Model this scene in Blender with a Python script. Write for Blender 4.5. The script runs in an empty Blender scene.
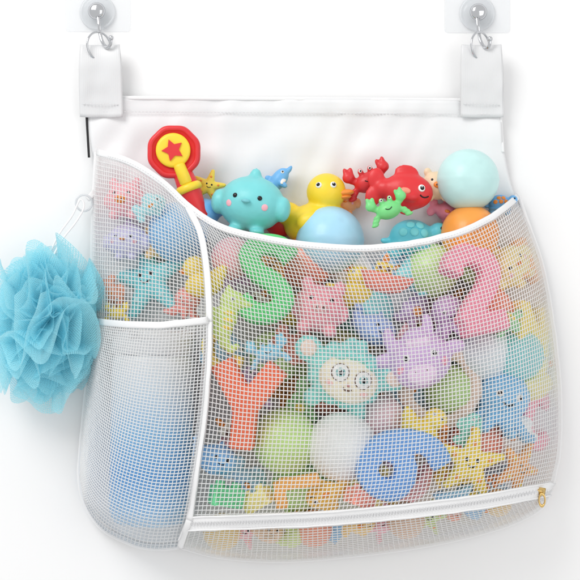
import bpy, bmesh, math, random
from mathutils import Vector, Matrix, Euler, noise
from mathutils.bvhtree import BVHTree
random.seed(7)
S=0.001; DC=1500.0
scene=bpy.context.scene; col=scene.collection
def P(px,py,d):
    k=(DC-d)/DC
    return Vector(((px-290)*k*S,-d*S,(290-py)*k*S))
# ---------------------------------------------------------------- materials
def lin(c):
    return tuple(((x/255)/12.92 if x/255<=0.04045 else ((x/255+0.055)/1.055)**2.4) for x in c)
MATS={}
def base_mat(name):
    m=bpy.data.materials.new(name); m.use_nodes=True
    return m,m.node_tree.nodes,m.node_tree.links,m.node_tree.nodes['Principled BSDF']
def soft(c,k=0.13):
    return tuple(int(x+(255-x)*k) for x in c)
def plastic(c,rough=0.4):
    key=(tuple(c),rough)
    if key in MATS: return MATS[key]
    m,n,l,b=base_mat("toy_vinyl_%d_%d_%d"%tuple(c))
    tc=n.new('ShaderNodeTexCoord'); nz=n.new('ShaderNodeTexNoise'); nz.inputs['Scale'].default_value=2.2
    l.new(tc.outputs['Object'],nz.inputs['Vector'])
    mx=n.new('ShaderNodeMixRGB'); lc=lin(soft(c,0.05 if (max(c)-min(c))>165 else .2))
    mx.inputs[1].default_value=(*[x*0.92 for x in lc],1); mx.inputs[2].default_value=(*[min(1,x*1.06+0.01) for x in lc],1)
    l.new(nz.outputs['Fac'],mx.inputs[0]); l.new(mx.outputs[0],b.inputs['Base Color'])
    n2=n.new('ShaderNodeTexNoise'); n2.inputs['Scale'].default_value=14
    l.new(tc.outputs['Object'],n2.inputs['Vector'])
    mr=n.new('ShaderNodeMapRange'); mr.inputs['To Min'].default_value=rough-0.07; mr.inputs['To Max'].default_value=rough+0.12
    l.new(n2.outputs['Fac'],mr.inputs['Value']); l.new(mr.outputs[0],b.inputs['Roughness'])
    b.inputs['Coat Weight'].default_value=0.08
    MATS[key]=m; return m
def foam(c):
    key=(tuple(c),'foam')
    if key in MATS: return MATS[key]
    m,n,l,b=base_mat("eva_foam_%d_%d_%d"%tuple(c))
    b.inputs['Base Color'].default_value=(*lin(soft(c,.16)),1); b.inputs['Roughness'].default_value=0.75
    tc=n.new('ShaderNodeTexCoord'); nz=n.new('ShaderNodeTexNoise'); nz.inputs['Scale'].default_value=30; nz.inputs['Detail'].default_value=6
    l.new(tc.outputs['Object'],nz.inputs['Vector'])
    bp=n.new('ShaderNodeBump'); bp.inputs['Strength'].default_value=0.2; bp.inputs['Distance'].default_value=0.001
    l.new(nz.outputs['Fac'],bp.inputs['Height']); l.new(bp.outputs[0],b.inputs['Normal'])
    MATS[key]=m; return m
def fabric():
    m,n,l,b=base_mat("white_coated_fabric")
    b.inputs['Base Color'].default_value=(0.84,0.845,0.855,1); b.inputs['Roughness'].default_value=0.45
    tc=n.new('ShaderNodeTexCoord')
    w1=n.new('ShaderNodeTexWave'); w1.bands_direction='X'; w1.inputs['Scale'].default_value=260
    w2=n.new('ShaderNodeTexWave'); w2.bands_direction='Z'; w2.inputs['Scale'].default_value=260
    l.new(tc.outputs['Object'],w1.inputs['Vector']); l.new(tc.outputs['Object'],w2.inputs['Vector'])
    ad=n.new('ShaderNodeMath'); l.new(w1.outputs['Fac'],ad.inputs[0]); l.new(w2.outputs['Fac'],ad.inputs[1])
    bp=n.new('ShaderNodeBump'); bp.inputs['Strength'].default_value=0.12; bp.inputs['Distance'].default_value=0.0003
    l.new(ad.outputs[0],bp.inputs['Height']); l.new(bp.outputs[0],b.inputs['Normal'])
    return m
def simple(name,c,rough=0.4,metal=0.0,trans=0.0,linear=False,ior=1.45,alpha=1):
    m,n,l,b=base_mat(name)
    b.inputs['Base Color'].default_value=(*(c if linear else lin(c)),1)
    b.inputs['Roughness'].default_value=rough; b.inputs['Metallic'].default_value=metal
    b.inputs['Transmission Weight'].default_value=trans; b.inputs['IOR'].default_value=ior; b.inputs['Alpha'].default_value=alpha
    return m
M_FAB=fabric()
def netmat():
    m,n,l,b=base_mat("white_polyester_net")
    b.inputs['Base Color'].default_value=(0.93,0.93,0.93,1); b.inputs['Roughness'].default_value=.5
    tr=n.new('ShaderNodeBsdfTranslucent'); tr.inputs[0].default_value=(.93,.93,.93,1)
    mx=n.new('ShaderNodeMixShader'); mx.inputs[0].default_value=.25
    l.new(b.outputs[0],mx.inputs[1]); l.new(tr.outputs[0],mx.inputs[2]); l.new(mx.outputs[0],n['Material Output'].inputs[0]); return m
M_NET=netmat()
def trimmat():
    m,n,l,b=base_mat("white_binding_tape")
    b.inputs['Base Color'].default_value=(.87,.87,.875,1); b.inputs['Roughness'].default_value=.65
    tc=n.new('ShaderNodeTexCoord'); w=n.new('ShaderNodeTexNoise'); w.inputs['Scale'].default_value=900; w.inputs['Detail'].default_value=2
    l.new(tc.outputs['Object'],w.inputs['Vector'])
    bp=n.new('ShaderNodeBump'); bp.inputs['Strength'].default_value=0.35; bp.inputs['Distance'].default_value=0.0004
    l.new(w.outputs['Fac'],bp.inputs['Height']); l.new(bp.outputs[0],b.inputs['Normal']); return m
M_TRIM=trimmat()
M_THREAD=simple("grey_white_thread",(.72,.72,.73),.7,linear=True)
def satin():
    m,n,l,b=base_mat("white_webbing")
    b.inputs['Base Color'].default_value=(0.76,0.765,0.775,1); b.inputs['Roughness'].default_value=0.33
    tc=n.new('ShaderNodeTexCoord'); w=n.new('ShaderNodeTexWave'); w.bands_direction='X'; w.inputs['Scale'].default_value=170
    l.new(tc.outputs['Object'],w.inputs['Vector'])
    bp=n.new('ShaderNodeBump'); bp.inputs['Strength'].default_value=0.2; bp.inputs['Distance'].default_value=0.0004
    l.new(w.outputs['Fac'],bp.inputs['Height']); l.new(bp.outputs[0],b.inputs['Normal']); return m
M_WEB=satin()
M_CHROME=simple("polished_steel",(0.6,0.61,0.63),0.14,1.0,linear=True)
M_GOLD=simple("brass_zip",(0.75,0.52,0.2),0.25,1.0,linear=True)
M_CLEAR=simple("clear_plastic",(0.8,0.83,0.86),0.06,0,0,linear=True,ior=1.45,alpha=.3)
M_CUP=simple("clear_cup",(0.74,0.77,0.8),0.06,0,0,linear=True,ior=1.5,alpha=.5)
M_BLACK=simple("black_glossy_paint",(20,20,24),0.15)
M_BROWN=simple("brown_paint",(110,78,70),0.3)
M_WHITE=simple("white_glossy_paint",(245,245,243),0.25)
M_DARK=simple("black_ribbon",(30,30,32),0.6)
# ---------------------------------------------------------------- helpers
def mk(name,me,mat=None,parent=None,smooth=True):
    o=bpy.data.objects.new(name,me); col.objects.link(o)
    if mat is not None:
        me.materials.clear(); me.materials.append(mat)
    if smooth:
        me.polygons.foreach_set('use_smooth',[True]*len(me.polygons))
    if parent: o.parent=parent
    return o
def pymesh(name,v,f,fix=False):
    me=bpy.data.meshes.new(name); me.from_pydata([tuple(x) for x in v],[],f); me.update()
    if fix:
        bm=bmesh.new(); bm.from_mesh(me); bmesh.ops.recalc_face_normals(bm,faces=bm.faces); bm.to_mesh(me); bm.free()
    return me
def bake(o):
    dg=bpy.context.evaluated_depsgraph_get(); dg.update()
    me=bpy.data.meshes.new_from_object(o.evaluated_get(dg))
    o.modifiers.clear(); o.data=me; return o
def tag(o,label,cat,group=None):
    o["label"]=label; o["category"]=cat
    if group: o["group"]=group
def catmull(pts,n=24):
    pts=[Vector(p) for p in pts]; out=[]
    for i in range(len(pts)-1):
        p1,p2=pts[i],pts[i+1]
        p0=pts[i-1] if i>0 else p1*2-p2
        p3=pts[i+2] if i+2<len(pts) else p2*2-p1
        for k in range(n):
            t=k/n
            out.append(0.5*((2*p1)+(p2-p0)*t+(2*p0-5*p1+4*p2-p3)*t*t+(3*p1-p0-3*p2+p3)*t**3))
    out.append(pts[-1]); return out
class Curve:
    def __init__(s,pts):
        s.p=catmull(pts); s.c=[0]
        for a,b in zip(s.p,s.p[1:]): s.c.append(s.c[-1]+(b-a).length)
        s.L=s.c[-1]
    def __call__(s,t):
        x=max(0,min(1,t))*s.L
        lo,hi=0,len(s.c)-1
        while hi-lo>1:
            m=(lo+hi)//2
            if s.c[m]<=x: lo=m
            else: hi=m
        w=(x-s.c[lo])/max(1e-9,s.c[hi]-s.c[lo])
        return s.p[lo].lerp(s.p[hi],w)
def interp(tab,x):
    if x<=tab[0][0]: return tab[0][1]
    for (a,b),(c,d) in zip(tab,tab[1:]):
        if x<=c: 
            t=(x-a)/(c-a); return b+(d-b)*t
    return tab[-1][1]
# ---------------------------------------------------------------- bag shape
Rpts=[(504,150),(510,180),(519,205),(531,232),(541,262),(549,300),(556,350),(560,400),(559,450),(551,490)]
Lpts=[(96,150),(94,200),(93,250),(93,300),(90,350),(86,400),(82,440),(80,478)]
Rtab=[(p[1],p[0]) for p in catmull(Rpts,8)]
Ltab=[(p[1],p[0]) for p in catmull(Lpts+[(84,505),(98,530)],8)]
Htab=[(100,66),(200,74),(240,82),(300,98),(360,108),(420,112),(480,110),(530,102)]
def D(px,py):
    L=interp(Ltab,py); R=interp(Rtab,py)
    s=(px-L)/(R-L); s=max(0,min(1,s))
    f=max(0,1-abs(2*s-1)**3.6)**0.55
    h=interp(Htab,py)
    d=12+f*h
    d+=5*f*noise.noise(Vector((px/42,py/42,1.3)))
    return d
Seam=Curve([(188,207),(200,232),(206,265),(209,310),(208,360),(203,420),(195,475),(188,524)])
Seamtab=[(p[1],p[0]) for p in catmull([(188,207),(200,232),(206,265),(209,310),(208,360),(203,420),(195,475),(188,524),(180,546)],8)]
def Dp(px,py):
    L=interp(Ltab,py); R=interp(Seamtab,py)
    t=max(0,min(1,(px-L)/(R-L)))
    d=D(px,py)+2+24*math.sin(math.pi*t)**0.7
    if py>500:
        w=min(1,(py-500)/(bot_y(px)-500+1e-6)) if bot_y(px)>500 else 1; d=12+(d-12)*math.sqrt(max(0,1-w**2.5))
    return d
Pbot=[(80,478),(86,505),(101,527),(125,541),(150,548),(180,547)]
Pbtab=[(p[0],p[1]) for p in catmull(Pbot,8)]
def bot_y(px): return interp(Pbtab,px)+1
TopAll=[(97,152),(130,162),(162,182),(188,206),(215,224),(245,234),(300,244),(360,248),(420,242),(470,228),(502,210),(518,196)]
Zip=Curve([(188,524),(250,522),(320,519),(400,512),(480,502),(551,489)])
Bot=Curve([(180,547),(220,557),(280,561),(350,556),(430,545),(500,528),(540,509),(551,490)])
def netpanel(name,top,bot,left,right,depth,pitch,parent,thick=1.22,midv=0.5,fn=None):
    c00,c10,c01,c11=top(0),top(1),bot(0),bot(1)
    def pos2(u,v):
        return (top(u)*(1-v)+bot(u)*v+left(v)*(1-u)+right(v)*u
                -(c00*(1-u)*(1-v)+c10*u*(1-v)+c01*(1-u)*v+c11*u*v))
    def pos3(u,v):
        if fn: a=fn(u,v); return Vector(a)
        q=pos2(u,v); return Vector((q.x,q.y,depth(q.x,q.y)))
    N=160; acc=[0]; pr=pos3(0,midv)
    for i in range(1,N+1):
        q=pos3(i/N,midv); acc.append(acc[-1]+(q-pr).length); pr=q
    LU=acc[-1]
    def remap(u):
        x=u*LU
        for i in range(N):
            if acc[i+1]>=x: return (i+(x-acc[i])/max(1e-9,acc[i+1]-acc[i]))/N
        return 1
    N2=60; LV=0; pr=pos3(0.5,0)
    for i in range(1,N2+1):
        q=pos3(0.5,i/N2); LV+=(q-pr).length; pr=q
    nx=int(LU/pitch); ny=int(LV/pitch)
    vl=[];faces=[]
    ru=[remap(i/nx) for i in range(nx+1)]
    for j in range(ny+1):
        for i in range(nx+1):
            q=pos3(ru[i],j/ny)
            jx=.3*noise.noise(Vector((i*.35,j*.35,3))); jy=.3*noise.noise(Vector((i*.35,j*.35,8)))
            vl.append(P(q.x+jx,q.y+jy,q.z))
    for j in range(ny):
        for i in range(nx):
            a=j*(nx+1)+i; faces.append((a,a+1,a+nx+2,a+nx+1))
    me=pymesh(name,vl,faces)
    o=mk(name,me,M_NET,parent,smooth=False)
    md=o.modifiers.new('w','WIREFRAME'); md.thickness=thick*S; md.use_even_offset=False; md.use_boundary=True; md.use_replace=True
    bake(o)
    return o
def tape(name,pts3,width,thick,mat,parent,nrm=None):
    P3=[P(*p) for p in pts3]
    v=[];f=[];K=10
    for i,p in enumerate(P3):
        a=P3[max(0,i-1)]; b=P3[min(len(P3)-1,i+1)]
        T=(b-a).normalized()
        N=nrm[i] if nrm else Vector((0,-1,0))
        B=T.cross(N)
        if B.length<1e-3: B=T.cross(Vector((0,0,1)))
        B.normalize(); N=B.cross(T).normalized()
        for k in range(K):
            an=2*math.pi*k/K
            cx=math.copysign(abs(math.cos(an))**0.6,math.cos(an)); sy=math.copysign(abs(math.sin(an))**0.8,math.sin(an))
            v.append(p+B*cx*width*0.5*S+N*sy*thick*0.5*S)
    m=len(P3)
    for i in range(m-1):
        for k in range(K):
            f.append((i*K+k,i*K+(k+1)%K,(i+1)*K+(k+1)%K,(i+1)*K+k))
    f.append(tuple(range(K))); f.append(tuple(reversed(range((m-1)*K,m*K))))
    return mk(name,pymesh(name,v,f,True),mat,parent)
def surf_normal(fn,px,py):
    e=2.0
    gx=(fn(px+e,py)-fn(px-e,py))/(2*e); gz=-(fn(px,py+e)-fn(px,py-e))/(2*e)
    gx=max(-1.5,min(1.5,gx)); gz=max(-1.5,min(1.5,gz))
    return Vector((-gx,-1,-gz)).normalized()
def surf_tape(name,pts2,fn,width,thick,parent,off=1.0,mat=None,n=None):
    c=Curve(pts2) if not isinstance(pts2,Curve) else pts2
    n=n or max(8,int(c.L/4))
    pts=[];nr=[]
    for i in range(n+1):
        q=c(i/n); wob=0.5*noise.noise(Vector((q.x/14,q.y/14,2.2)))
        pts.append((q.x+wob,q.y+wob,fn(q.x,q.y)+off)); nr.append(surf_normal(fn,q.x,q.y))
    return tape(name,pts,width,thick,mat or M_TRIM,parent,nrm=nr)
# ---------------------------------------------------------------- wall
me=pymesh("wall",[(-3,0,-3),(3,0,-3),(3,0,3),(-3,0,3)],[(0,1,2,3)])
m,n,l,b=base_mat("white_painted_wall")
b.inputs['Base Color'].default_value=(0.93,0.93,0.932,1); b.inputs['Roughness'].default_value=0.6
tc=n.new('ShaderNodeTexCoord'); nz=n.new('ShaderNodeTexNoise'); nz.inputs['Scale'].default_value=140; nz.inputs['Detail'].default_value=4
l.new(tc.outputs['Object'],nz.inputs['Vector'])
bp=n.new('ShaderNodeBump'); bp.inputs['Strength'].default_value=0.05; bp.inputs['Distance'].default_value=0.0005
l.new(nz.outputs['Fac'],bp.inputs['Height']); l.new(bp.outputs[0],b.inputs['Normal'])
wall=mk("wall",me,m,smooth=False); wall["kind"]="structure"
# ---------------------------------------------------------------- the bag
bag=bpy.data.objects.new("mesh_toy_bag",None); col.objects.link(bag); bag.location=P(290,540,5)
bag.empty_display_size=0.05
tag(bag,"white mesh bath toy bag hanging on wall from two hooks","toy bag")
bpy.context.view_layer.update()
def adopt(o):
    o.parent=bag; o.matrix_parent_inverse=bag.matrix_world.inverted(); return o
Botfull=Curve([(100,520),(125,538),(160,545),(220,550),(280,553),(350,549),(430,537),(500,521),(530,502)])
def backpos(u,v):
    py0=97+3*u
    q=Botfull(u)
    py=py0+(q.y-py0)*v
    Lx=interp([(97,85),(150,92)]+Ltab[2:],py) if py<478 else interp(Ltab,py)
    Rx=interp([(100,500),(150,503)]+Rtab[2:],py)
    px=Lx+(Rx-Lx)*u
    if v>0.8:
        w=(v-0.8)/0.2; px=px*(1-w)+q.x*w
    return px,py
v=[];f=[];NU,NV=130,110
for j in range(NV+1):
    for i in range(NU+1):
        u,w=i/NU,j/NV
        px,py=backpos(u,w)
        d=8+3.6*noise.noise(Vector((px/60,py/30,4)))+2.6*noise.noise(Vector((px/20+py/55,py/60,9)))*(1 if py<200 else .3)
        if 97<=py<113: d+=1.6
        v.append(P(px,py,max(2.5,d)))
for j in range(NV):
    for i in range(NU):
        a=j*(NU+1)+i; f.append((a,a+1,a+NU+2,a+NU+1))
o=mk("back_panel",pymesh("back_panel",v,f),M_FAB)
sd=o.modifiers.new('s','SOLIDIFY'); sd.thickness=0.0016; bake(o); o.data.polygons.foreach_set('use_smooth',[True]*len(o.data.polygons)); adopt(o)
adopt(tape("top_hem",[(86+ i*4.14,97.5+0.03*i,9.5) for i in range(101)],4,3.4,M_TRIM,None))
def dashes(name,pts,parent_fn,dash=2.2,gap=1.4,w=.8):
    bm=bmesh.new(); c=Curve([Vector(p) for p in pts]); t=0
    while t<c.L:
        a=c(t/c.L); b_=c(min(1,(t+dash)/c.L)); pa,pb=P(*a),P(*b_); mid=(pa+pb)/2; q=(pb-pa).to_track_quat('X','Z').to_matrix().to_4x4()
        bmesh.ops.create_cube(bm,size=1,matrix=Matrix.Translation(mid)@q@Matrix.Diagonal(((pb-pa).length,w*S,w*S,1)))
        t+=dash+gap
    me=bpy.data.meshes.new(name); bm.to_mesh(me); bm.free(); return parent_fn(mk(name,me,M_THREAD,None,False))
dashes("stitching",[(88,111.5,12),(200,112.3,12),(300,113.1,12),(400,113.8,12),(498,114.5,12)],adopt)
adopt(tape("side_ribbon",[(85.5+ i*0.1,98+i*1.7,9) for i in range(36)],2.4,2.5,M_DARK,None))
adopt(tape("side_hem",[(499.5+0.1*i,100+i*1.5,9.5) for i in range(36)],3,3,M_TRIM,None))
Top=Curve([(188,206),(215,224),(245,234),(300,244),(360,248),(420,242),(470,228),(502,210),(518,196)])
RcP=[(518,196)]+Rpts[3:9]+[(551,489)]
Rc=Curve(RcP)
PITCH=3.9
o=netpanel("front_net",Top,Zip,Seam,Rc,D,PITCH,None); adopt(o)
SideTop=Curve([(97,152),(130,162),(162,182),(188,206)])
SL=Curve([(97,152),(94,200),(93,250),(93,300),(91,338)])
SR=Curve([(188,206),(200,232),(206,265),(209,310),(209,338)])
SB=Curve([(91,338),(209,338)])
o=netpanel("side_net",SideTop,SB,SL,SR,D,PITCH,None); adopt(o)
PT=Curve([(93,321),(120,324),(160,325),(209,320)])
PL=Curve([(93,321),(90,350),(86,400),(82,440),(80,478)])
PR=Curve([(209,320),(208,360),(203,420),(195,475),(180,547)])
PB=Curve(Pbot)
o=netpanel("side_pocket_net",PT,PB,PL,PR,Dp,PITCH,None); adopt(o)
def divf(u,v):
    py=325+v*215; px=interp(Seamtab,py)
    return (px-4,py,10+u*(D(px,py)-12))
o=netpanel("divider_net",SB,SB,SL,SR,None,5.5,None,fn=divf); adopt(o)
def basef(u,v):
    a=Zip(u); b2=Bot(u); w=v*math.pi/2
    q=a.lerp(b2,math.sin(w)); d0=D(a.x,a.y)
    return (q.x,q.y,12+(d0-12)*math.cos(w))
o=netpanel("base_net",Zip,Bot,SL,SR,None,5.0,None,thick=1.0,fn=basef); adopt(o)
adopt(surf_tape("rim_binding",TopAll,D,6.4,2.2,None,1.2))
dashes("rim_stitching",[(q.x,q.y+1.2,D(q.x,q.y)+2.6) for q in [Curve(TopAll)(i/40) for i in range(41)]],adopt,1.8,1.5,.7)
adopt(surf_tape("seam_binding",[(188,207),(200,232),(206,265),(209,310),(209,322)],D,6,2.4,None,1.8))
adopt(surf_tape("seam_binding",[(209,322),(208,360),(203,420),(195,475),(189,520)],D,6.5,2.4,None,3))
adopt(surf_tape("pocket_binding",[(93,321),(120,324),(160,325),(208,320)],Dp,6.4,2.2,None,1.2))
adopt(surf_tape("edge_binding",Rc,lambda x,y:12,4.5,4,None,0))
adopt(surf_tape("edge_binding",[(97,152),(94,200),(93,250),(93,300),(90,350),(86,400),(82,440),(80,478),(86,505),(101,527),(125,541),(150,548),(180,547)],lambda x,y:12,5.5,4,None,0))
adopt(tape("edge_binding",[tuple(list(Bot(i/60))+[12]) for i in range(61)],4,4,M_TRIM,None))
adopt(tape("seam_binding",[(189-9*t,520+27*t,12+(D(189,520)-9)*math.sqrt(max(0,1-t*t))) for t in [i/16 for i in range(17)]],6,3,M_TRIM,None))
zt=surf_tape("zipper",Zip,lambda x,y:D(x,y),15,1.6,None,1.0); adopt(zt)
bpy.context.view_layer.update()
def sub(o,par):
    bpy.context.view_layer.update()
    o.parent=par; o.matrix_parent_inverse=par.matrix_world.inverted(); return o
for dy in (-6.5,6.5):
    sub(surf_tape("zipper_tape_edge",[(q.x,q.y+dy) for q in [Zip(i/12) for i in range(13)]],D,1.6,1.6,None,2.4),zt)
bm=bmesh.new()
NT=230
for i in range(NT):
    q=Zip((i+.5)/NT); p=P(q.x,q.y+ (0.6 if i%2 else -0.6),D(q.x,q.y)+2.6)
    bmesh.ops.create_cube(bm,size=1,matrix=Matrix.Translation(p)@Matrix.Diagonal((0.9*S,1.4*S,2.8*S,1)))
me=bpy.data.meshes.new("zipper_teeth"); bm.to_mesh(me); bm.free()
sub(mk("zipper_teeth",me,M_THREAD,smooth=False),zt)
bm=bmesh.new()
def boxat(bm,c,s,rot=0):
    bmesh.ops.create_cube(bm,size=1,matrix=Matrix.Translation(c)@Matrix.Rotation(rot,4,'Y')@Matrix.Diagonal((s[0]*S,s[1]*S,s[2]*S,1)))
dz=D(541,492)+5
boxat(bm,P(540,491,dz),(10,3.5,7),0.15); boxat(bm,P(540,491,dz+3),(6,2.5,3),0.15)
bmesh.ops.bevel(bm,geom=bm.edges[:],offset=0.0007,segments=2)
me=bpy.data.meshes.new("zip_slider"); bm.to_mesh(me); bm.free(); zs=sub(mk("zip_slider",me,M_GOLD),zt)
def torus(name,c,R,r,mat,rx=1,rz=1,rot=None,n=36,m=10):
    v=[];f=[]
    for i in range(n):
        a=2*math.pi*i/n
        for j in range(m):
            b_=2*math.pi*j/m
            q=Vector(((R+r*math.cos(b_))*math.cos(a)*rx,r*math.sin(b_),(R+r*math.cos(b_))*math.sin(a)*rz))
            if rot: q=rot@q
            v.append(c+q)
            f.append((i*m+j,i*m+(j+1)%m,((i+1)%n)*m+(j+1)%m,((i+1)%n)*m+j))
    return mk(name,pymesh(name,v,f,True),mat)
sub(torus("pull_tab",P(542,500,dz+4),3.6*S,1.0*S,M_GOLD,0.8,1.6),zt)
def strap(cx,lean,sd_):
    prof=[]
    for i in range(25): t=i/24; prof.append((101-48*t,12+2.5*t+2.4*math.sin(t*5+sd_)))
    for i in range(1,10):
        a=math.pi*i/10; prof.append((53-8*math.sin(a),14+4-4*math.cos(a)+2.4*math.sin(5+sd_)*(1-i/10)))
    for i in range(16): t=i/15; prof.append((53+64*t,22-9*t+1.2*math.sin(t*6)))
    W=16; v=[];f=[]
    for k,(py,d) in enumerate(prof):
        hw=21.5 if py>66 else 21.5-1.5*(66-py)/20
        for i in range(W+1):
            x=cx+lean*(100-py)+(-1+2*i/W)*hw
            v.append(P(x,py+0.8*math.sin(i/W*3.1),d+1.2*math.cos(i/W*6.28)+1.8*noise.noise(Vector((x/13,py/18,sd_)))))
    for k in range(len(prof)-1):
        for i in range(W): a=k*(W+1)+i; f.append((a,a+1,a+W+2,a+W+1))
    o=mk("hanging_strap",pymesh("hanging_strap",v,f),M_WEB)
    sd=o.modifiers.new('s','SOLIDIFY'); sd.thickness=0.0013; sd.offset=0; bake(o)
    o.data.polygons.foreach_set('use_smooth',[True]*len(o.data.polygons)); adopt(o)
    dashes("strap_stitching",[(cx-18,104,16.2),(cx,104,16.2),(cx+18,104.5,16.2)],lambda q:sub(q,o),2,1.3,.8)
    ring=torus("strap_ring",P(cx+lean*55-1,46,17),14.5*S,1.1*S,M_CHROME,1,0.95,Matrix.Rotation(math.radians(45),3,'Z')); adopt(ring)
strap(101,-0.02,1.0); strap(482,-0.01,3.4)
# ---------------------------------------------------------------- suction hooks
def hook(cx,cy):
    e=bpy.data.objects.new("adhesive_hook",None); col.objects.link(e); e.location=P(cx,cy,0); e.empty_display_size=.02
    tag(e,"clear square adhesive wall pad with round cap and steel hook","wall hook","hooks holding the bag"); bpy.context.view_layer.update()
    def ch(o): o.parent=e; o.matrix_parent_inverse=e.matrix_world.inverted(); return o
    v=[];f=[];hw=33*S;c=P(cx,cy-14,0);pts=[]
    for (sx,sz) in ((1,1),(-1,1),(-1,-1),(1,-1)):
        for k in range(7):
            a=math.atan2(sz,sx)-math.pi/4+math.pi/2*k/6; rr=4*S
            pts.append(Vector((sx*(hw-rr)+rr*math.cos(a),0,sz*(hw-rr)+rr*math.sin(a))))
    N_=len(pts)
    for (y,s_) in ((-.3*S,1),(-.9*S,1),(-1.2*S,.985)):
        for p in pts: v.append(c+Vector((p.x*s_,y,p.z*s_)))
    for k in range(2):
        for i in range(N_): f.append((k*N_+i,k*N_+(i+1)%N_,(k+1)*N_+(i+1)%N_,(k+1)*N_+i))
    f.append(tuple(range(2*N_,3*N_)))
    ch(mk("adhesive_pad",pymesh("pad",v,f,True),M_CLEAR,smooth=False))
    def lathe(name,prof,mat,n=48):
        v=[];f=[];c=P(cx,cy,0)
        for (r,d) in prof:
            for i in range(n):
                a=2*math.pi*i/n; v.append(c+Vector((r*S*math.cos(a),-d*S,r*S*math.sin(a))))
        for k in range(len(prof)-1):
            for i in range(n): f.append((k*n+i,k*n+(i+1)%n,(k+1)*n+(i+1)%n,(k+1)*n+i))
        f.append(tuple(range((len(prof)-1)*n,len(prof)*n)))
        return ch(mk(name,pymesh(name,v,f,True),mat))
    lathe("cup",[(17.5,1.8),(17.8,2.6),(17,3.6),(16,3.6),(15,3.0),(13.5,3.6),(9,6.5),(8,9),(7,10.5)],M_CUP)
    lathe("cap",[(8,9),(8.6,11),(7.5,13.5),(4.6,15),(0.1,15.4)],M_CHROME)
    pts=[(cx,cy+4,13),(cx+1,cy+11,15),(cx+2,cy+20,15),(cx+4,cy+28,17),(cx+8,cy+34,22),(cx+12,cy+32,27),(cx+13,cy+25,29)]
    cc=catmull(pts,6); o=tape("steel_hook",[tuple(q) for q in cc],3.6,3.2,M_CHROME,None); ch(o)
    bm=bmesh.new(); bmesh.ops.create_uvsphere(bm,u_segments=16,v_segments=10,radius=2.7*S,matrix=Matrix.Translation(P(*pts[-1]))); me=bpy.data.meshes.new("tip"); bm.to_mesh(me); bm.free(); ch(mk("hook_tip",me,M_CHROME))
hook(98,13); hook(477,14)
# ---------------------------------------------------------------- toy kinds
KIND={}
KIND['duck']=[(0,0,-.35,.85,.62,.55),(-.7,0,-.02,.32,.28,.3),(-.9,0,.18,.16,.18,.16),(.3,-.08,.42,.5,.47,.47),(-.12,-.5,-.3,.42,.18,.26),(-.12,.5,-.3,.42,.18,.26)]
KIND['fish']=[(.1,0,0,.72,.4,.52),(-.45,0,0,.4,.25,.28),(-.82,0,.25,.25,.1,.3),(-.82,0,-.25,.25,.1,.3),(.0,0,.52,.35,.1,.22),(.15,-.35,-.15,.25,.12,.15),(.1,0,-.52,.2,.1,.15)]
KIND['whale']=[(.1,0,-.05,.8,.66,.62),(-.5,0,.02,.45,.4,.36),(-.8,0,.3,.2,.22,.28),(-.85,-.22,.55,.2,.28,.13),(-.85,.22,.55,.2,.28,.13),(.1,-.62,-.3,.3,.2,.12),(.1,0,.58,.1,.1,.14)]
KIND['pig']=[(0,0,-.08,.8,.72,.72),(-.48,-.1,.58,.2,.14,.24),(.48,-.1,.58,.2,.14,.24),(-.4,-.3,-.7,.22,.24,.2),(.4,-.3,-.7,.22,.24,.2),(.72,-.2,-.15,.16,.18,.26),(-.72,-.2,-.15,.16,.18,.26)]
KIND['bird']=[(0,0,-.05,.88,.75,.74),(0,0,.7,.16,.14,.2),(-.85,-.1,-.1,.22,.3,.34),(.85,-.1,-.1,.22,.3,.34),(-.3,-.3,-.76,.2,.26,.12),(.3,-.3,-.76,.2,.26,.12)]
oc=[(0,0,.3,.66,.62,.64)]
for i in range(8):
    a=i*math.pi/4+.2
    for k in range(4):
        rr=.42+.17*k; oc.append((rr*math.cos(a),rr*math.sin(a)*.9,-.28-.13*k+(.12 if k==3 else 0),.2-.025*k,.2-.025*k,.2-.025*k))
KIND['octopus']=oc
st=[(0,0,0,.42,.24,.42)]
for i in range(5):
    a=math.pi/2+i*2*math.pi/5
    for k in range(5):
        rr=.25+.16*k; st.append((rr*math.cos(a),0,rr*math.sin(a),.27-.035*k,.2-.02*k,.27-.035*k))
KIND['starfish']=st
KIND['crab']=[(0,0,-.1,.6,.4,.42),(-.72,-.1,.32,.26,.2,.24),(-.78,-.1,.55,.1,.12,.2),(-.55,-.1,.55,.09,.1,.16),(.72,-.1,.32,.26,.2,.24),(.78,-.1,.55,.1,.12,.2),(.55,-.1,.55,.09,.1,.16),(-.55,-.05,.1,.2,.12,.12),(.55,-.05,.1,.2,.12,.12)]+[(sx*(.62+.1*abs(k)),-.05,-.25-.16*k,.2,.1,.09) for sx in(-1,1) for k in (0,1,2)]+[(-.2,-.15,.38,.12,.12,.16),(.2,-.15,.38,.12,.12,.16)]
KIND['turtle']=[(0,0,.0,.68,.5,.55),(.75,-.1,.25,.28,.26,.27),(-.5,-.15,-.48,.22,.22,.22),(.4,-.15,-.48,.22,.22,.22),(-.75,0,-.15,.2,.1,.1),(0,-.2,-.3,.7,.42,.14)]
KIND['dino']=[(-.1,0,-.2,.6,.42,.42),(.3,0,.2,.28,.26,.4),(.45,-.05,.6,.38,.3,.28),(-.6,0,-.3,.32,.22,.2),(-.9,0,-.15,.2,.12,.12),(-.35,-.15,-.68,.18,.2,.25),(.25,-.15,-.68,.18,.2,.25),(-.1,0,.25,.13,.1,.16),(-.38,0,.15,.13,.1,.14),(.12,0,.55,.12,.1,.14)]
sh=[(0,0,0.04,.72,.5,.6)]
for i in range(14):
    a=i*2*math.pi/14; sh.append((.68*math.cos(a),.02,.04+.56*math.sin(a),.17,.28,.16))
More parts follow.
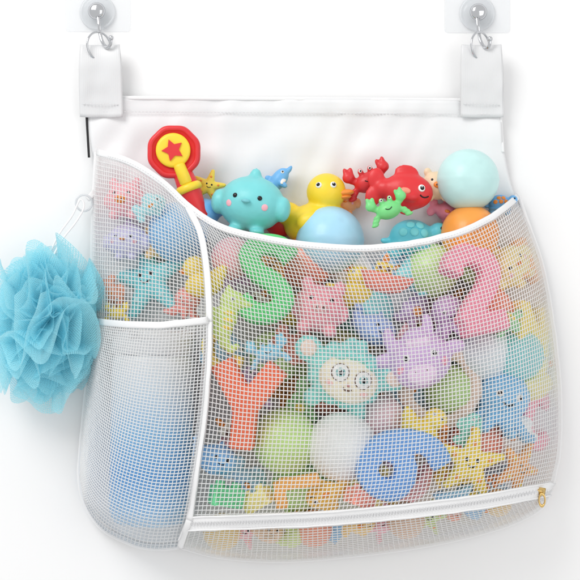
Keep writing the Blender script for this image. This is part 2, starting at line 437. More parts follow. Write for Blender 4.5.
sh+=[(-.93,-.1,.3,.3,.18,.29),(.93,-.1,.3,.3,.18,.29),(-.1,0,.7,.14,.14,.16),(.14,0,.72,.12,.12,.16),(-.5,.1,-.62,.2,.24,.2),(.5,.1,-.62,.2,.24,.2)]
KIND['sheep']=sh
KIND['cow']=[(0,0,0,.76,.6,.68),(-.1,-.3,-.3,.55,.42,.36),(-.62,-.05,.6,.15,.14,.34),(.35,-.05,.78,.14,.14,.3),(-.85,0,.15,.3,.14,.18),(.85,0,.15,.3,.14,.18),(0,-.1,.6,.3,.3,.2)]
KIND['seahorse']=[(.1,0,.55,.36,.28,.32),(.45,-.02,.5,.26,.13,.12),(0,0,.1,.33,.27,.4),(-.05,0,-.3,.28,.22,.3),(.05,0,-.62,.19,.15,.2),(.25,0,-.8,.14,.12,.13),(.4,0,-.68,.1,.1,.1),(-.4,0,.1,.2,.1,.25),(-.05,0,.85,.1,.1,.15)]
KIND['dolphin']=[(.25,0,.0,.6,.36,.36),(-.2,0,.08,.48,.3,.28),(-.58,0,.3,.3,.18,.2),(-.8,0,.6,.16,.12,.26),(-.92,-.12,.86,.24,.22,.1),(-.6,.1,.9,.22,.2,.1),(.86,-.02,-.12,.24,.14,.11),(0,0,.42,.16,.08,.2),(.15,-.34,-.3,.14,.16,.22)]
CACHE={}
def kindmesh(k):
    if k in CACHE: return CACHE[k]
    bm=bmesh.new()
    for (x,y,z,a,b_,c) in KIND[k]:
        bmesh.ops.create_icosphere(bm,subdivisions=3,radius=1,matrix=Matrix.Translation((x,y,z))@Matrix.Diagonal((a,b_,c,1)))
    me=bpy.data.meshes.new(k); bm.to_mesh(me); bm.free()
    o=bpy.data.objects.new(k,me); col.objects.link(o)
    r=o.modifiers.new('r','REMESH'); r.mode='VOXEL'; r.voxel_size=0.045
    s=o.modifiers.new('s','SMOOTH'); s.factor=0.6; s.iterations=5
    bake(o); me=o.data; bpy.data.objects.remove(o)
    me.polygons.foreach_set('use_smooth',[True]*len(me.polygons))
    bm=bmesh.new(); bm.from_mesh(me); bv=BVHTree.FromBMesh(bm); bm.free()
    CACHE[k]=(me,bv); return CACHE[k]
LET={'S':[(1,[(.5,.55),(.22,.78),(-.22,.76),(-.46,.46),(-.2,.12),(.2,-.08),(.48,-.42),(.24,-.76),(-.2,-.8),(-.52,-.55)])],
'2':[(1,[(-.48,.42),(-.28,.74),(.2,.76),(.46,.42),(.3,.02),(-.15,-.4),(-.45,-.74)]),(0,[(-.52,-.76),(.55,-.76)])],
'Y':[(0,[(-.55,.78),(0,-.05)]),(0,[(.55,.78),(0,-.05)]),(0,[(0,.05),(0,-.84)])],
'6':[(1,[(.38,.76),(-.08,.66),(-.42,.2),(-.48,-.3),(-.2,-.72),(.2,-.72),(.46,-.35),(.2,.0),(-.2,-.02),(-.44,-.3)])],
'N':[(0,[(-.48,-.8),(-.48,.8)]),(0,[(-.48,.72),(.48,-.72)]),(0,[(.48,-.8),(.48,.8)])],
'C':[(1,[(.5,.5),(.15,.78),(-.3,.65),(-.52,.15),(-.5,-.3),(-.22,-.7),(.2,-.76),(.52,-.48)])],
'L':[(0,[(-.4,.8),(-.4,-.76)]),(0,[(-.5,-.76),(.5,-.76)])],
'4':[(0,[(.25,-.82),(.25,.78)]),(0,[(.2,.7),(-.52,-.2)]),(0,[(-.6,-.3),(.6,-.3)])],
'E':[(0,[(-.42,-.8),(-.42,.8)]),(0,[(-.5,.76),(.5,.76)]),(0,[(-.5,0),(.38,0)]),(0,[(-.5,-.76),(.5,-.76)])]}
def letter(ch,c):
    bm=bmesh.new()
    for sm,pts in LET[ch]:
        q=[Vector((x,0,z)) for x,z in pts]
        if sm: q=catmull(q,8)
        K=16; rings=[]
        for i,p in enumerate(q):
            T=(q[min(len(q)-1,i+1)]-q[max(0,i-1)]).normalized(); B=T.cross(Vector((0,-1,0))).normalized()
            rg=[]
            for k in range(K):
                an=2*math.pi*(k+.5)/K; cx=math.copysign(abs(math.cos(an))**.35,math.cos(an)); sy=math.copysign(abs(math.sin(an))**.35,math.sin(an))
                rg.append(bm.verts.new(p+B*cx*.235+Vector((0,1,0))*sy*.23))
            rings.append(rg)
        for a,b_ in zip(rings,rings[1:]):
            for k in range(K): bm.faces.new((a[k],a[(k+1)%K],b_[(k+1)%K],b_[k]))
        bm.faces.new(rings[0]); bm.faces.new(list(reversed(rings[-1])))
    bmesh.ops.recalc_face_normals(bm,faces=bm.faces)
    me=bpy.data.meshes.new("foam_letter"); bm.to_mesh(me); bm.free()
    o=mk("foam_letter",me,None)
    r=o.modifiers.new('r','REMESH'); r.mode='VOXEL'; r.voxel_size=0.035
    s=o.modifiers.new('s','SMOOTH'); s.factor=0.5; s.iterations=3
    bake(o); o.data.materials.clear(); o.data.materials.append(foam(c)); o.data.polygons.foreach_set('use_smooth',[True]*len(o.data.polygons))
    return o
def ell(name,c,s,mat,parent,rot=None,seg=20):
    bm=bmesh.new(); M=Matrix.Translation(c)
    if rot is not None: M=M@rot
    bmesh.ops.create_uvsphere(bm,u_segments=seg,v_segments=seg//2+2,radius=1,matrix=M@Matrix.Diagonal((*s,1)))
    me=bpy.data.meshes.new(name); bm.to_mesh(me); bm.free()
    return mk(name,me,mat,parent)
def onsurf(bv,x,z):
    h=bv.ray_cast(Vector((x,-3,z)),Vector((0,1,0)))
    if h[0] is None: return Vector((x,-.3,z)),Vector((0,-1,0))
    return h[0],h[1]
def decal(name,bv,x,z,r,mat,parent,t=0.05,rz=None):
    p,nn=onsurf(bv,x,z)
    rot=nn.to_track_quat('Z','Y').to_matrix().to_4x4()
    return ell(name,p,(r,rz or r,t),mat,parent,rot)
def eye(bv,x,z,r,parent,style='dot'):
    if style=='dot':
        e=decal("eye",bv,x,z,r*.8,M_BLACK,parent,0.04)
    else:
        r=r*.8
        e=decal("eye",bv,x,z,r,M_WHITE,parent,0.05)
        p,nn=onsurf(bv,x,z); rot=nn.to_track_quat('Z','Y').to_matrix().to_4x4()
        ell("pupil",p+nn*0.035,(r*.6,r*.6,.045),M_BLACK,e,rot)
        ell("glint",p+nn*0.075+Vector((-r*.2,0,r*.2)),(r*.17,r*.17,.02),M_WHITE,e,rot)
    return e
def smile(bv,x,z,w,h,parent,mat=None,t=0.02):
    pts=[]
    for i in range(9):
        s=-1+i/4; p,nn=onsurf(bv,x+s*w,z+h*s*s); pts.append(p+nn*0.01)
    v=[];f=[];K=6
    for i,p in enumerate(pts):
        T=(pts[min(8,i+1)]-pts[max(0,i-1)]).normalized(); B=T.cross(Vector((0,-1,0))).normalized(); N=B.cross(T)
        for k in range(K):
            a=2*math.pi*k/K; v.append(p+(B*math.cos(a)+N*math.sin(a))*t)
    for i in range(8):
        for k in range(K): f.append((i*K+k,i*K+(k+1)%K,(i+1)*K+(k+1)%K,(i+1)*K+k))
    return mk("mouth",pymesh("mouth",v,f,True),mat or M_BLACK,parent)
def lathe_local(name,prof,mat,parent,axis='Z',c=(0,0,0),n=48,lobe=0):
    v=[];f=[]
    for (r,h) in prof:
        for i in range(n):
            a=2*math.pi*i/n; r_=r*(1+lobe*math.cos(8*a))
            if axis=='Z': v.append(Vector((r_*math.cos(a)+c[0],r_*math.sin(a)+c[1],h+c[2])))
            else: v.append(Vector((r_*math.cos(a)+c[0],-h+c[1],r_*math.sin(a)+c[2])))
    for k in range(len(prof)-1):
        for i in range(n): f.append((k*n+i,k*n+(i+1)%n,(k+1)*n+(i+1)%n,(k+1)*n+i))
    f.append(tuple(reversed(range(n)))); f.append(tuple(range((len(prof)-1)*n,len(prof)*n)))
    return mk(name,pymesh(name,v,f,True),mat,parent)
ORG=(246,140,40)
def make(kind,c,c2=None,ch=None):
    if kind in KIND:
        me,bv=kindmesh(kind); o=mk("toy_"+kind,me.copy(),plastic(c))
        c2=c2 or ORG
        if kind=='duck':
            ell("beak",Vector((.74,-.2,.34)),(.25,.2,.09),plastic(c2),o); ell("beak",Vector((.72,-.2,.24)),(.19,.16,.06),plastic(c2),o)
            eye(bv,.48,.55,.1,o,'gl'); eye(bv,.12,.58,.1,o,'gl')
        elif kind=='fish':
            eye(bv,.45,.12,.13,o,'gl'); smile(bv,.55,-.12,.12,.05,o)
            decal("side_fin",bv,.0,-.02,.16,plastic(c2),o,.08,.1)
        elif kind=='dolphin':
            eye(bv,.6,.06,.1,o,'gl'); decal("belly_patch",bv,.3,-.2,.3,plastic((250,240,235)),o,.05,.1)
        elif kind=='whale':
            eye(bv,.5,.08,.09,o); eye(bv,.05,.12,.09,o); smile(bv,.3,-.12,.14,.06,o)
        elif kind=='pig':
            s=decal("snout",bv,0,-.08,.24,plastic(c2),o,.12,.17)
            for sx in(-1,1):
                ell("nostril",onsurf(bv,0,-.08)[0]+Vector((sx*.09,-.12,0)),(.035,.03,.05),M_BROWN,s)
                eye(bv,sx*.3,.18,.08,o)
        elif kind=='bird':
            ell("beak",onsurf(bv,0,-.02)[0]+Vector((0,-.05,0)),(.12,.12,.06),plastic(c2),o)
            for sx in(-1,1): eye(bv,sx*.33,.1,.08,o); decal("cheek",bv,sx*.48,-.12,.09,plastic((245,165,180)),o,.02)
        elif kind=='octopus':
            for sx in(-1,1): eye(bv,sx*.24,.32,.11,o,'gl')
            smile(bv,0,.08,.14,.07,o)
        elif kind=='starfish':
            for sx in(-1,1): eye(bv,sx*.15,.1,.07,o)
            smile(bv,0,-.1,.12,.06,o)
            for i in range(5):
                a=math.pi/2+i*2*math.pi/5
                decal("arm_spot",bv,.55*math.cos(a),.55*math.sin(a),.07,plastic(c2),o,.04)
        elif kind=='crab':
            for sx in(-1,1): eye(bv,sx*.2,.42,.09,o,'gl')
            smile(bv,0,-.08,.15,.07,o)
        elif kind=='turtle':
            eye(bv,.82,.32,.07,o)
            for (x,z) in ((0,.12),(-.32,.1),(.3,.12),(-.12,.34),(.16,.34)): decal("shell_plate",bv,x,z,.13,plastic(c2),o,.05)
        elif kind=='dino':
            eye(bv,.5,.66,.08,o,'gl'); smile(bv,.62,.48,.12,.04,o)
            decal("belly_spot",bv,-.1,-.2,.2,plastic(c2),o,.04)
        elif kind=='seahorse':
            eye(bv,.12,.6,.08,o,'gl')
            for z in (.2,0,-.2): decal("belly_rib",bv,.08,z,.16,plastic(c2),o,.05,.06)
        elif kind=='sheep':
            fc=ell("face",Vector((.02,-.42,-.05)),(.62,.3,.48),plastic((250,238,208)),o,seg=40)
            for sx,sz in((-.22,.02),(.28,.02)):
                p=Vector((sx,-.42-.3*math.sqrt(max(0,1-((sx-.02)/.62)**2-((sz+.05)/.48)**2)),sz))
                rot=Vector((sx*.8,-1,0)).to_track_quat('Z','Y').to_matrix().to_4x4()
                e=ell("eye",p,(.19,.19,.04),M_BROWN,fc,rot); ell("iris",p+Vector((0,-.02,0)),(.172,.172,.036),M_WHITE,e,rot); ell("iris",p+Vector((0,-.045,0)),(.1,.1,.035),plastic((120,190,190)),e,rot); ell("pupil",p+Vector((.01,-.06,0)),(.06,.06,.035),M_BLACK,e,rot); ell("glint",p+Vector((-.03,-.09,.03)),(.02,.02,.015),M_WHITE,e,rot)
            ell("nose",Vector((.02,-.73,-.18)),(.05,.03,.03),plastic((200,120,120)),fc)
            pts=[Vector((.02+s_*.1,-.70,-.29+.04*s_*s_)) for s_ in (-1,-.5,0,.5,1)]
            v=[];f=[]
            for p in pts:
                for k in range(6): v.append(p+Vector((0,math.cos(k*1.047)*.018,math.sin(k*1.047)*.018)))
            for i in range(4):
                for k in range(6): f.append((i*6+k,i*6+(k+1)%6,(i+1)*6+(k+1)%6,(i+1)*6+k))
            mk("mouth",pymesh("mouth",v,f,True),M_BROWN,fc)
            for sx in(-1,1):
                ell("cheek",Vector((sx*.36+.02,-.62,-.24)),(.1,.04,.06),plastic((250,180,175)),fc)
                ell("inner_ear",Vector((sx*.95,-.24,.3)),(.18,.07,.17),plastic((250,215,195)),o)
            for fx,fz in ((-.3,.36),(-.08,.44),(.14,.45),(.35,.36)): ell("fringe",Vector((fx,-.5+.1*abs(fx),fz)),(.16,.16,.12),plastic(c),o)
        elif kind=='cow':
            mz=decal("muzzle",bv,-.08,-.3,.36,plastic(c2),o,.08,.24)
            for sx in(-1,1):
                eye(bv,sx*.33-.02,.12,.12,o,'gl'); decal("cheek",bv,sx*.54,-.12,.11,plastic((250,140,170)),o,.03)
                p,nn=onsurf(bv,-.08+sx*.12,-.24); ell("nostril",p+nn*.07,(.03,.03,.03),M_BROWN,mz)
            for i in range(4): ell("forehead_curl",onsurf(bv,-.2+i*.13,.42)[0],(.1,.1,.13),plastic(c2),o)
        return o
    if kind=='ball':
        bm=bmesh.new(); bmesh.ops.create_uvsphere(bm,u_segments=64,v_segments=40,radius=1)
        for vv in bm.verts:
            z=vv.co.z
            if abs(z)<0.045: vv.co*=1.012
            q=(vv.co-Vector((.35,-.8,.48))).length
            if q<.12: vv.co*=1-.04*(1-q/.12)
        me=bpy.data.meshes.new("ball"); bm.to_mesh(me); bm.free(); return mk("toy_ball",me,plastic(c,0.34))
    if kind=='ring':
        v=[];f=[];n_,m_=72,16
        for i in range(n_):
            a=2*math.pi*i/n_; r=.17+.02*math.cos(a*9)
            for j in range(m_):
                b_=2*math.pi*j/m_; v.append(Vector(((.82+r*math.cos(b_))*math.cos(a),r*math.sin(b_)*.9,(.82+r*math.cos(b_))*math.sin(a))))
                f.append((i*m_+j,i*m_+(j+1)%m_,((i+1)%n_)*m_+(j+1)%m_,((i+1)%n_)*m_+j))
        return mk("toy_ring",pymesh("ring",v,f,True),plastic(c))
    if kind=='boat':
        v=[];f=[];n_=28
        rows=[(-.45,.45,.3),(-.4,.6,.38),(-.1,.85,.48),(.12,.95,.52),(.2,.95,.52),(.2,.8,.4),(.05,.7,.32)]
        for (z,a,b_) in rows:
            for i in range(n_):
                t=2*math.pi*i/n_; x=math.cos(t); y=math.sin(t)
                v.append(Vector((a*x*(1.12 if x>0 else .92),b_*y*(1-.35*max(0,x)**2),z+.1*max(0,x)**2)))
        for k in range(len(rows)-1):
            for i in range(n_): f.append((k*n_+i,k*n_+(i+1)%n_,(k+1)*n_+(i+1)%n_,(k+1)*n_+i))
        f.append(tuple(range(n_))); f.append(tuple(range((len(rows)-1)*n_,len(rows)*n_)))
        o=mk("toy_boat",pymesh("boat",v,f,True),plastic(c))
        bm=bmesh.new(); bmesh.ops.create_cube(bm,size=1,matrix=Matrix.Translation((-.1,0,.35))@Matrix.Diagonal((.6,.42,.5,1))); bmesh.ops.bevel(bm,geom=bm.edges[:],offset=.08,segments=3)
        me=bpy.data.meshes.new("cabin"); bm.to_mesh(me); bm.free(); cb=mk("cabin",me,plastic(c2 or (250,240,220)),o)
        ell("funnel",Vector((-.1,0,.7)),(.13,.13,.28),plastic(ORG),o)
        for sx in(-.25,.05): ell("porthole",Vector((sx,-.21,.38)),(.09,.03,.09),M_BROWN,cb)
        return o
    if kind=='block':
        bm=bmesh.new(); bmesh.ops.create_cube(bm,size=1,matrix=Matrix.Diagonal((1.5,1.0,.9,1)))
        bmesh.ops.bevel(bm,geom=bm.edges[:],offset=.1,segments=3)
        for sx in(-.4,.4): bmesh.ops.create_cone(bm,cap_ends=True,segments=24,radius1=.24,radius2=.22,depth=.26,matrix=Matrix.Translation((sx,0,.56)))
        for sx in(-.35,.35): bmesh.ops.create_cone(bm,cap_ends=True,segments=24,radius1=.2,radius2=.18,depth=.1,matrix=Matrix.Translation((sx,-.52,0))@Matrix.Rotation(math.pi/2,4,'X'))
        me=bpy.data.meshes.new("block"); bm.to_mesh(me); bm.free()
        return mk("toy_block",me,plastic(c),smooth=False)
    if kind=='letter': return letter(ch,c)
    if kind=='rattle':
        o=lathe_local("toy_rattle",[(.88,-.16),(.98,-.12),(1.0,0),(.98,.12),(.92,.17),(.84,.18),(.8,.14),(.78,.1),(.4,.1)],plastic(c),None,'Y',n=96,lobe=.018)
        y=plastic((250,214,40))
        lathe_local("yellow_disc",[(.6,.08),(.64,.12),(.64,.2),(.6,.25),(.52,.27),(.3,.27)],y,o,'Y',(0,0,.05),n=64)
        v=[]
        for s_ in (-.33,-.2):
            for i in range(10):
                a=math.pi/2+i*math.pi/5; r=.42 if i%2==0 else .22; v.append(Vector((r*math.cos(a),s_,.05+r*math.sin(a))))
        f=[tuple(range(10)),tuple(reversed(range(10,20)))]+[(i,i+10,(i+1)%10+10,(i+1)%10) for i in range(10)]
        mk("star",pymesh("star",v,f,True),plastic(c),o,False)
        lathe_local("collar",[(.2,-1.3),(.24,-1.25),(.22,-.6),(.2,-.5)],y,o,'Z',(0,-.2,0),32)
        lathe_local("handle",[(.3,-2.7),(.38,-2.6),(.36,-2.1),(.42,-1.5),(.36,-.85),(.3,-.8)],plastic(c),o,'Z',(0,.05,0),32)
        lathe_local("handle_ring",[(.42,-1.6),(.5,-1.53),(.5,-1.38),(.42,-1.3)],y,o,'Z',(0,.02,0),32)
        return o
HD={'duck':.65,'fish':.42,'whale':.7,'pig':.75,'bird':.75,'octopus':.72,'starfish':.28,'crab':.42,'turtle':.52,'dino':.45,'sheep':.78,'cow':.75,'seahorse':.3,'ball':1,'ring':.2,'boat':.52,'block':.55,'letter':.25,'rattle':.3,'dolphin':.4}
CAT={'duck':'toy duck','fish':'toy fish','whale':'toy whale','pig':'toy pig','bird':'toy bird','octopus':'toy octopus','starfish':'toy starfish','crab':'toy crab','turtle':'toy turtle','dino':'toy dinosaur','sheep':'toy sheep','cow':'toy cow','seahorse':'toy seahorse','ball':'ball','ring':'toy ring','boat':'toy boat','block':'toy block','letter':'foam letter','rattle':'rattle','dolphin':'toy dolphin'}
WORD={'duck':'rubber duck','fish':'squirting fish toy','whale':'round whale toy','pig':'round pig toy','bird':'round chubby bird toy','octopus':'octopus bath toy','starfish':'starfish bath toy','crab':'crab bath toy','turtle':'turtle bath toy','dino':'dinosaur bath toy','sheep':'curly sheep toy with pale face','cow':'horned calf toy with muzzle','seahorse':'seahorse bath toy','ball':'plastic ball','ring':'ridged teething ring','boat':'toy tug boat','block':'studded toy block','letter':'chunky foam letter','rattle':'key-shaped rattle','dolphin':'leaping dolphin bath toy'}
placed=[]
def place(kind,px,py,r,c,cname,rot=0,yaw=0,c2=None,ch=None,dmax=None,depth=None,where="in the mesh bag",sx=1):
    h=HD[kind]*r
    if depth is None:
        R=interp(Rtab,py); L=interp(Ltab,py)
        flat=kind=='letter'
        if not flat: px=min(px,R-r*.85-6)
        while True:
            h=HD[kind]*r; dm=1e9
            for rr in ((0,.4) if flat else (0,.4,.7,.9)):
                for a in range(12):
                    x=px+rr*r*math.cos(a*math.pi/6); y=py+rr*r*math.sin(a*math.pi/6)
                    dm=min(dm,(D(x,y)-3)-h*math.sqrt(1-rr*rr))
                    if rr==0: break
            if flat: dm-=3
            if dm>=h*.9+8 or r<9: break
            r*=.93
        if dmax: dm=min(dm,dmax)
        d=dm
        for _ in range(30):
            moved=False
            for (qx,qy,qd,qr,qh) in placed:
                dist=math.hypot(px-qx,py-qy); R_=(r+qr)*.84
                if dist<R_:
                    need=(h+qh)*.88*math.sqrt(1-(dist/R_)**2)
                    if abs(d-qd)<need-0.01: d=qd-need; moved=True
            if not moved: break
        d=max(d,h*.9+9)
    else: d=depth
    placed.append((px,py,d,r,h))
    o=make(kind,c,c2,ch)
    nn=surf_normal(D,px,py) if depth is None else Vector((0,-1,0))
    w=.9 if kind in('letter','starfish','ring') else .35
    a=math.atan2(nn.x,-nn.y)*w; b_=math.atan2(-nn.z,-nn.y)*w
    a=max(-.75,min(.75,a))
    k=(DC-d)/DC
    R_=Matrix.Rotation(a+math.radians(yaw),4,'Z')@Matrix.Rotation(b_,4,'X')@Matrix.Rotation(math.radians(rot),4,'Y')
    o.matrix_world=Matrix.Translation(P(px,py,d))@R_@Matrix.Diagonal((r*k*S*sx,r*k*S,r*k*S,1))
    lab=f"{cname} {WORD[kind]} {where}"
    if ch: lab=f"{cname} chunky foam {'number' if ch.isdigit() else 'letter'} {ch} {where}"
    tag(o,lab,CAT[kind],"bath toys in the bag")
    return o
RED=(222,28,34);YEL=(252,218,70);BLU=(75,160,228);TEAL=(110,212,215);MINT=(196,234,226);GRN=(85,205,100);ORA=(250,158,60);PNK=(250,165,178);CORAL=(246,120,92)
LIL=(210,168,226);LBL=(145,203,242);WHT=(240,243,243);PBL=(95,158,230);LGRN=(180,226,125);BEI=(234,200,176);PYEL=(250,230,130);CYAN=(60,198,220)
for yy in range(350,530,30): placed.append((150,yy,52,42,38))
T=place; rim="at the top of the bag"
# exposed toys
T('rattle',174,152,27,RED,'red and yellow',rot=-22,depth=46,where="with yellow disc above the rim")
T('bird',252,202,38,(85,200,204),'teal',rot=8,yaw=-10,c2=(80,180,190),depth=52,where=rim)
T('whale',203,212,25,BLU,'blue',rot=10,yaw=180,depth=36,where=rim)
T('starfish',209,186,17,YEL,'yellow',rot=15,depth=26,where=rim)
T('dolphin',276,184,22,BLU,'blue',rot=-55,depth=22,where=rim)
T('duck',316,210,40,(252,212,36),'bright yellow',rot=-6,depth=30,c2=ORG,where=rim)
T('fish',404,191,36,RED,'red',rot=8,yaw=0,c2=(250,120,90),depth=48,where=rim)
T('crab',368,180,25,(215,30,36),'dark red',rot=-18,depth=30,where=rim)
T('crab',388,208,22,GRN,'green',rot=-20,depth=74,where=rim)
T('ball',468,180,31,(180,228,226),'pale mint',depth=40,where=rim)
T('pig',437,184,20,(238,205,160),'tan',depth=26,where=rim)
T('turtle',500,204,17,BLU,'blue',depth=22,where=rim)
T('bird',345,202,15,(250,160,90),'orange',depth=18,where=rim)
T('ball',330,240,34,(150,212,242),'light blue',dmax=56)
T('turtle',412,238,34,CYAN,'cyan',c2=(90,220,230),rot=5,dmax=52)
T('ball',470,234,29,ORA,'orange',dmax=46)
T('boat',283,226,22,RED,'red',dmax=40)
T('fish',446,212,18,(240,120,150),'pink',dmax=34,rot=20)
# behind net - main front layer
T('letter',266,279,44,(72,206,104),'green',rot=8,ch='S')
T('letter',523,262,29,ORA,'orange',rot=-16,ch='4')
T('letter',474,290,46,(250,138,165),'pink',rot=-8,ch='2')
T('letter',246,405,52,(246,100,58),'coral red',rot=6,ch='Y')
T('letter',402,462,48,PBL,'blue',rot=68,ch='6')
T('sheep',345,377,48,(105,216,205),'teal',rot=20,yaw=4)
T('cow',420,360,42,LIL,'lilac',rot=-12,c2=(240,206,240))
T('ring',440,386,44,BEI,'beige',rot=10,dmax=56)
T('ball',342,447,35,WHT,'white')
T('octopus',500,408,42,(90,174,230),'blue',rot=14)
T('ball',285,441,33,(186,228,120),'lime green')
T('letter',535,420,30,(250,150,172),'pink',rot=8,ch='C')
T('starfish',470,462,36,YEL,'yellow',rot=10,c2=ORA)
T('bird',424,270,30,(110,210,218),'aqua',rot=-10,yaw=12,c2=(90,190,200))
T('pig',320,306,34,(248,132,148),'pink',rot=10,c2=(250,165,170))
T('boat',384,280,28,(246,110,84),'coral red',rot=14,c2=YEL)
T('duck',352,288,25,YEL,'yellow',rot=-6)
T('ball',484,352,29,(222,236,242),'pale blue')
T('letter',300,492,26,(250,170,70),'orange',rot=82,ch='L')
T('octopus',450,320,27,(200,150,212),'purple',rot=-12)
T('letter',530,330,32,(252,222,90),'yellow',rot=14,ch='N')
T('seahorse',226,320,36,(196,226,95),'yellow green',rot=8,c2=YEL)
T('whale',374,328,26,(130,165,230),'blue',rot=20)
T('fish',298,348,27,(250,125,105),'coral',rot=30,c2=YEL)
T('letter',222,352,25,(250,222,90),'yellow',rot=-30,ch='C')
T('fish',326,494,26,(250,196,80),'orange yellow',rot=160)
T('whale',216,458,26,(95,168,230),'blue',rot=15)
T('block',226,496,21,(70,196,120),'green',rot=10,yaw=20)
T('block',258,500,19,PYEL,'yellow',rot=-30,yaw=-20)
T('duck',530,376,28,PYEL,'pale yellow',rot=-10)
T('starfish',518,468,30,(250,168,84),'orange',rot=30,c2=YEL)
T('dino',300,402,27,(130,210,118),'green',rot=-20,c2=YEL)
T('block',360,498,18,(245,135,110),'coral',rot=20,yaw=30)
T('boat',452,494,22,(125,192,236),'light blue',rot=-12)
T('duck',424,424,24,YEL,'yellow',rot=30)
T('ball',382,417,22,(250,200,208),'pale pink')
T('crab',268,352,22,(110,200,236),'sky blue',rot=-15)
T('turtle',506,322,19,(130,214,138),'green',rot=-15,c2=YEL)
T('ball',232,258,21,(250,150,165),'pink')
T('fish',470,428,20,(105,208,190),'turquoise',rot=-60)
# side compartment
T('pig',126,198,25,(250,160,170),'pink')
T('ball',178,232,30,(100,176,234),'blue')
T('starfish',150,280,43,(90,212,220),'turquoise',rot=-12,c2=(150,230,235))
T('duck',203,276,24,YEL,'yellow',rot=10,yaw=180)
T('fish',114,294,18,(250,135,90),'coral',rot=60)
T('bird',128,240,24,(198,196,236),'lavender')
T('octopus',186,305,20,(240,130,120),'coral',rot=15)
T('crab',117,312,14,YEL,'yellow')
T('fish',152,206,19,(145,219,228),'aqua',rot=-30)
T('pig',158,242,20,(250,200,120),'peach',dmax=30)
# base layer
bc=[((240,196,110),'sandy'),((120,182,232),'blue'),((238,140,110),'coral'),((200,222,130),'lime'),((226,180,145),'beige'),((246,170,184),'pink')]
for i,px in enumerate(range(222,516,23)):
    q=Zip((px-188)/363); c,nm=bc[(i*5)%6]
    kd=['fish','duck','ball','block','whale','crab','ball','starfish'][(i*5+2)%8]
    r=19 if px<430 else 14
    T(kd,px,q.y+(9 if px<430 else 4),r,c,nm,rot=random.uniform(-60,60),depth=58+random.uniform(-4,8),where="resting in the bottom of the bag")
# back fill
pal=[(CORAL,'coral'),(YEL,'yellow'),(LBL,'light blue'),(TEAL,'teal'),(LGRN,'light green'),(ORA,'orange'),(PNK,'pink'),(WHT,'white'),(LBL,'light blue'),(LGRN,'light green'),(LIL,'lilac'),(PYEL,'pale yellow')]
kk=['duck','ball','fish','whale','ball','bird','dino','ball','turtle','pig','boat','starfish']
i=0
for row in range(6):
    for cc in range(8):
        px=232+cc*40+(20 if row%2 else 0)+random.uniform(-6,6); py=266+row*43+random.uniform(-6,6)
        i+=1
        if px>518: continue
        c,nm=pal[(i*7+3)%12]; kd=kk[(i*5+1)%12]
        T(kd,px,py,27,c,nm,rot=random.uniform(-50,50),yaw=random.uniform(-30,30),dmax=44)
# ---------------------------------------------------------------- bottle
bt=bpy.data.objects.new("shampoo_bottle",None); col.objects.link(bt); bt.empty_display_size=.03
tag(bt,"pale blue and white shampoo bottle standing in the side pocket","bottle")
def btmat():
    m,n,l,b=base_mat("bottle_blue_fade")
    tc=n.new('ShaderNodeTexCoord'); sp=n.new('ShaderNodeSeparateXYZ'); l.new(tc.outputs['Generated'],sp.inputs[0])
    cr=n.new('ShaderNodeValToRGB'); l.new(sp.outputs['Z'],cr.inputs[0])
    e=cr.color_ramp.elements; e[0].position=0.0; e[0].color=(*lin((190,218,240)),1); e[1].position=1; e[1].color=(*lin((240,244,247)),1)
    for ps,cl in ((.12,(140,190,234)),(.3,(96,164,226)),(.55,(140,196,238)),(.8,(212,230,244))):
        x=e.new(ps); x.color=(*lin(cl),1)
    l.new(cr.outputs[0],b.inputs['Base Color']); b.inputs['Roughness'].default_value=.35; b.inputs['Coat Weight'].default_value=.1
    return m
bt.location=P(150,524,50); bt.rotation_euler=(0,math.radians(1.2),0); bt.scale=(1,.9,1)
def sc(prof): return [(r*S,h*S) for r,h in prof]
lathe_local("bottle_body",sc([(26,0),(34,2),(38,8),(40,16),(40,120),(40,158),(39,162),(37.5,164)]),btmat(),bt,n=64)
lathe_local("cap",sc([(38,164.5),(40.5,166),(40.5,184),(39,187),(35,188.5),(0.5,189)]),simple("white_cap",(236,239,242),.4),bt,n=64)
# ---------------------------------------------------------------- loofah
def loofmat():
    m,n,l,b=base_mat("cyan_netting")
    b.inputs['Base Color'].default_value=(*lin((168,236,248)),1); b.inputs['Roughness'].default_value=.5
    tr=n.new('ShaderNodeBsdfTranslucent'); tr.inputs[0].default_value=(*lin((200,245,252)),1)
    tp=n.new('ShaderNodeBsdfTransparent')
    m1=n.new('ShaderNodeMixShader'); m1.inputs[0].default_value=.5
    l.new(b.outputs[0],m1.inputs[1]); l.new(tr.outputs[0],m1.inputs[2])
    uv=n.new('ShaderNodeTexCoord')
    w1=n.new('ShaderNodeTexVoronoi'); w1.feature='DISTANCE_TO_EDGE'; w1.inputs['Scale'].default_value=48; w1.inputs['Randomness'].default_value=.3
    l.new(uv.outputs['UV'],w1.inputs['Vector'])
    mt=n.new('ShaderNodeMath'); mt.operation='GREATER_THAN'; mt.inputs[1].default_value=.16; l.new(w1.outputs['Distance'],mt.inputs[0])
    mu=n.new('ShaderNodeMath'); mu.operation='MULTIPLY'; mu.inputs[1].default_value=.72; l.new(mt.outputs[0],mu.inputs[0])
    m2=n.new('ShaderNodeMixShader'); l.new(mu.outputs[0],m2.inputs[0]); l.new(m1.outputs[0],m2.inputs[1]); l.new(tp.outputs[0],m2.inputs[2])
    l.new(m2.outputs[0],n['Material Output'].inputs[0]); return m
v=[];f=[];uvs=[]
rng=random.Random(11); NR,NA=12,140
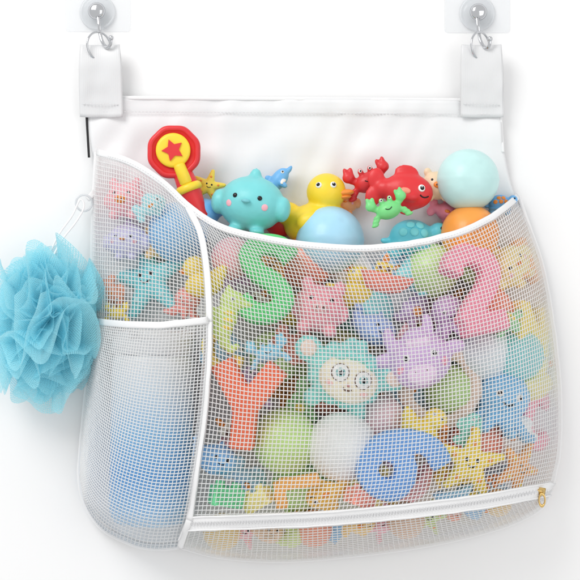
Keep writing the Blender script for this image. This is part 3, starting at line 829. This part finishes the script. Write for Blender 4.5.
for k in range(22):
    ax=Vector((rng.gauss(0,1),rng.gauss(0,1)-.3,rng.gauss(0,1))).normalized()
    q=ax.to_track_quat('Z','Y'); fr=rng.randint(4,7); ph=rng.random()*6; ph2=rng.random()*6; Rm=rng.uniform(.72,1.05); lift=rng.uniform(-.3,.6)
    b0=len(v)
    for i in range(NR+1):
        r=.08+.92*i/NR
        for j in range(NA):
            a=2*math.pi*j/NA
            amp=.3*r*r
            z=amp*math.sin(fr*a+ph+.8*math.sin(2*a+ph2))+.05*r*math.sin(fr*2.3*a+ph2)+lift*r*r*.6
            rr=r*Rm*(1+.1*math.sin(3*a+ph2)+.05*math.cos(fr*a*2+ph))
            p=q@Vector((rr*math.cos(a),rr*math.sin(a),z))
            if p.length>1.12: p=p*(1.12/p.length)
            v.append(Vector((p.x*55*S,p.y*42*S,p.z*82*S*(1-.08*p.x))))
            uvs.append((r*1.0*math.cos(a),r*math.sin(a)))
    for i in range(NR):
        for j in range(NA): f.append((b0+i*NA+j,b0+i*NA+(j+1)%NA,b0+(i+1)*NA+(j+1)%NA,b0+(i+1)*NA+j))
me=pymesh("loofah",v,f); ul=me.uv_layers.new(name="UVMap")
for lp in me.loops: ul.data[lp.index].uv=uvs[lp.vertex_index]
lf=mk("bath_pouf",me,loofmat()); lf.location=P(48,325,48)
tag(lf,"pale turquoise ruffled net bath pouf hanging from the bag's ring","bath pouf")
cd=tape("hanging_cord",[tuple(q) for q in catmull([(50,262,55),(62,240,45),(76,222,32),(84,207,24),(80,200,22),(72,216,26),(58,236,40),(46,262,52)],8)],1.8,1.8,M_TRIM,None); sub(cd,lf)
rg=torus("side_ring",P(84,203,18),8*S,1.1*S,M_CUP,1,1); adopt(rg)
adopt(tape("ring_tab",[(96,190,13),(91,196,16),(87,199,18)],6,1.6,M_TRIM,None))
# ---------------------------------------------------------------- light, world, camera
w=bpy.data.worlds.new("World"); scene.world=w; w.use_nodes=True
w.node_tree.nodes['Background'].inputs[0].default_value=(1,1,1,1); w.node_tree.nodes['Background'].inputs[1].default_value=0.78
def area(name,loc,target,size,power):
    ld=bpy.data.lights.new(name,'AREA'); ld.size=size; ld.energy=power; ld.color=(1,.992,.98)
    o=bpy.data.objects.new(name,ld); col.objects.link(o); o.location=loc
    o.rotation_euler=(Vector(target)-Vector(loc)).to_track_quat('-Z','Y').to_euler(); return o
area("key_light",(-0.9,-1.3,1.2),(0,0,0),0.9,16)
area("fill_light",(1.1,-1.7,.1),(0,0,0),1.2,5)
cam=bpy.data.cameras.new("camera"); co=bpy.data.objects.new("camera",cam); col.objects.link(co)
co.location=(0,-DC*S,0); co.rotation_euler=(math.pi/2,0,0)
cam.sensor_width=36; cam.lens=36*DC/580; cam.clip_start=.05; cam.clip_end=50
scene.camera=co
scene.view_settings.view_transform='Standard'; scene.view_settings.look='None'; scene.view_settings.exposure=0
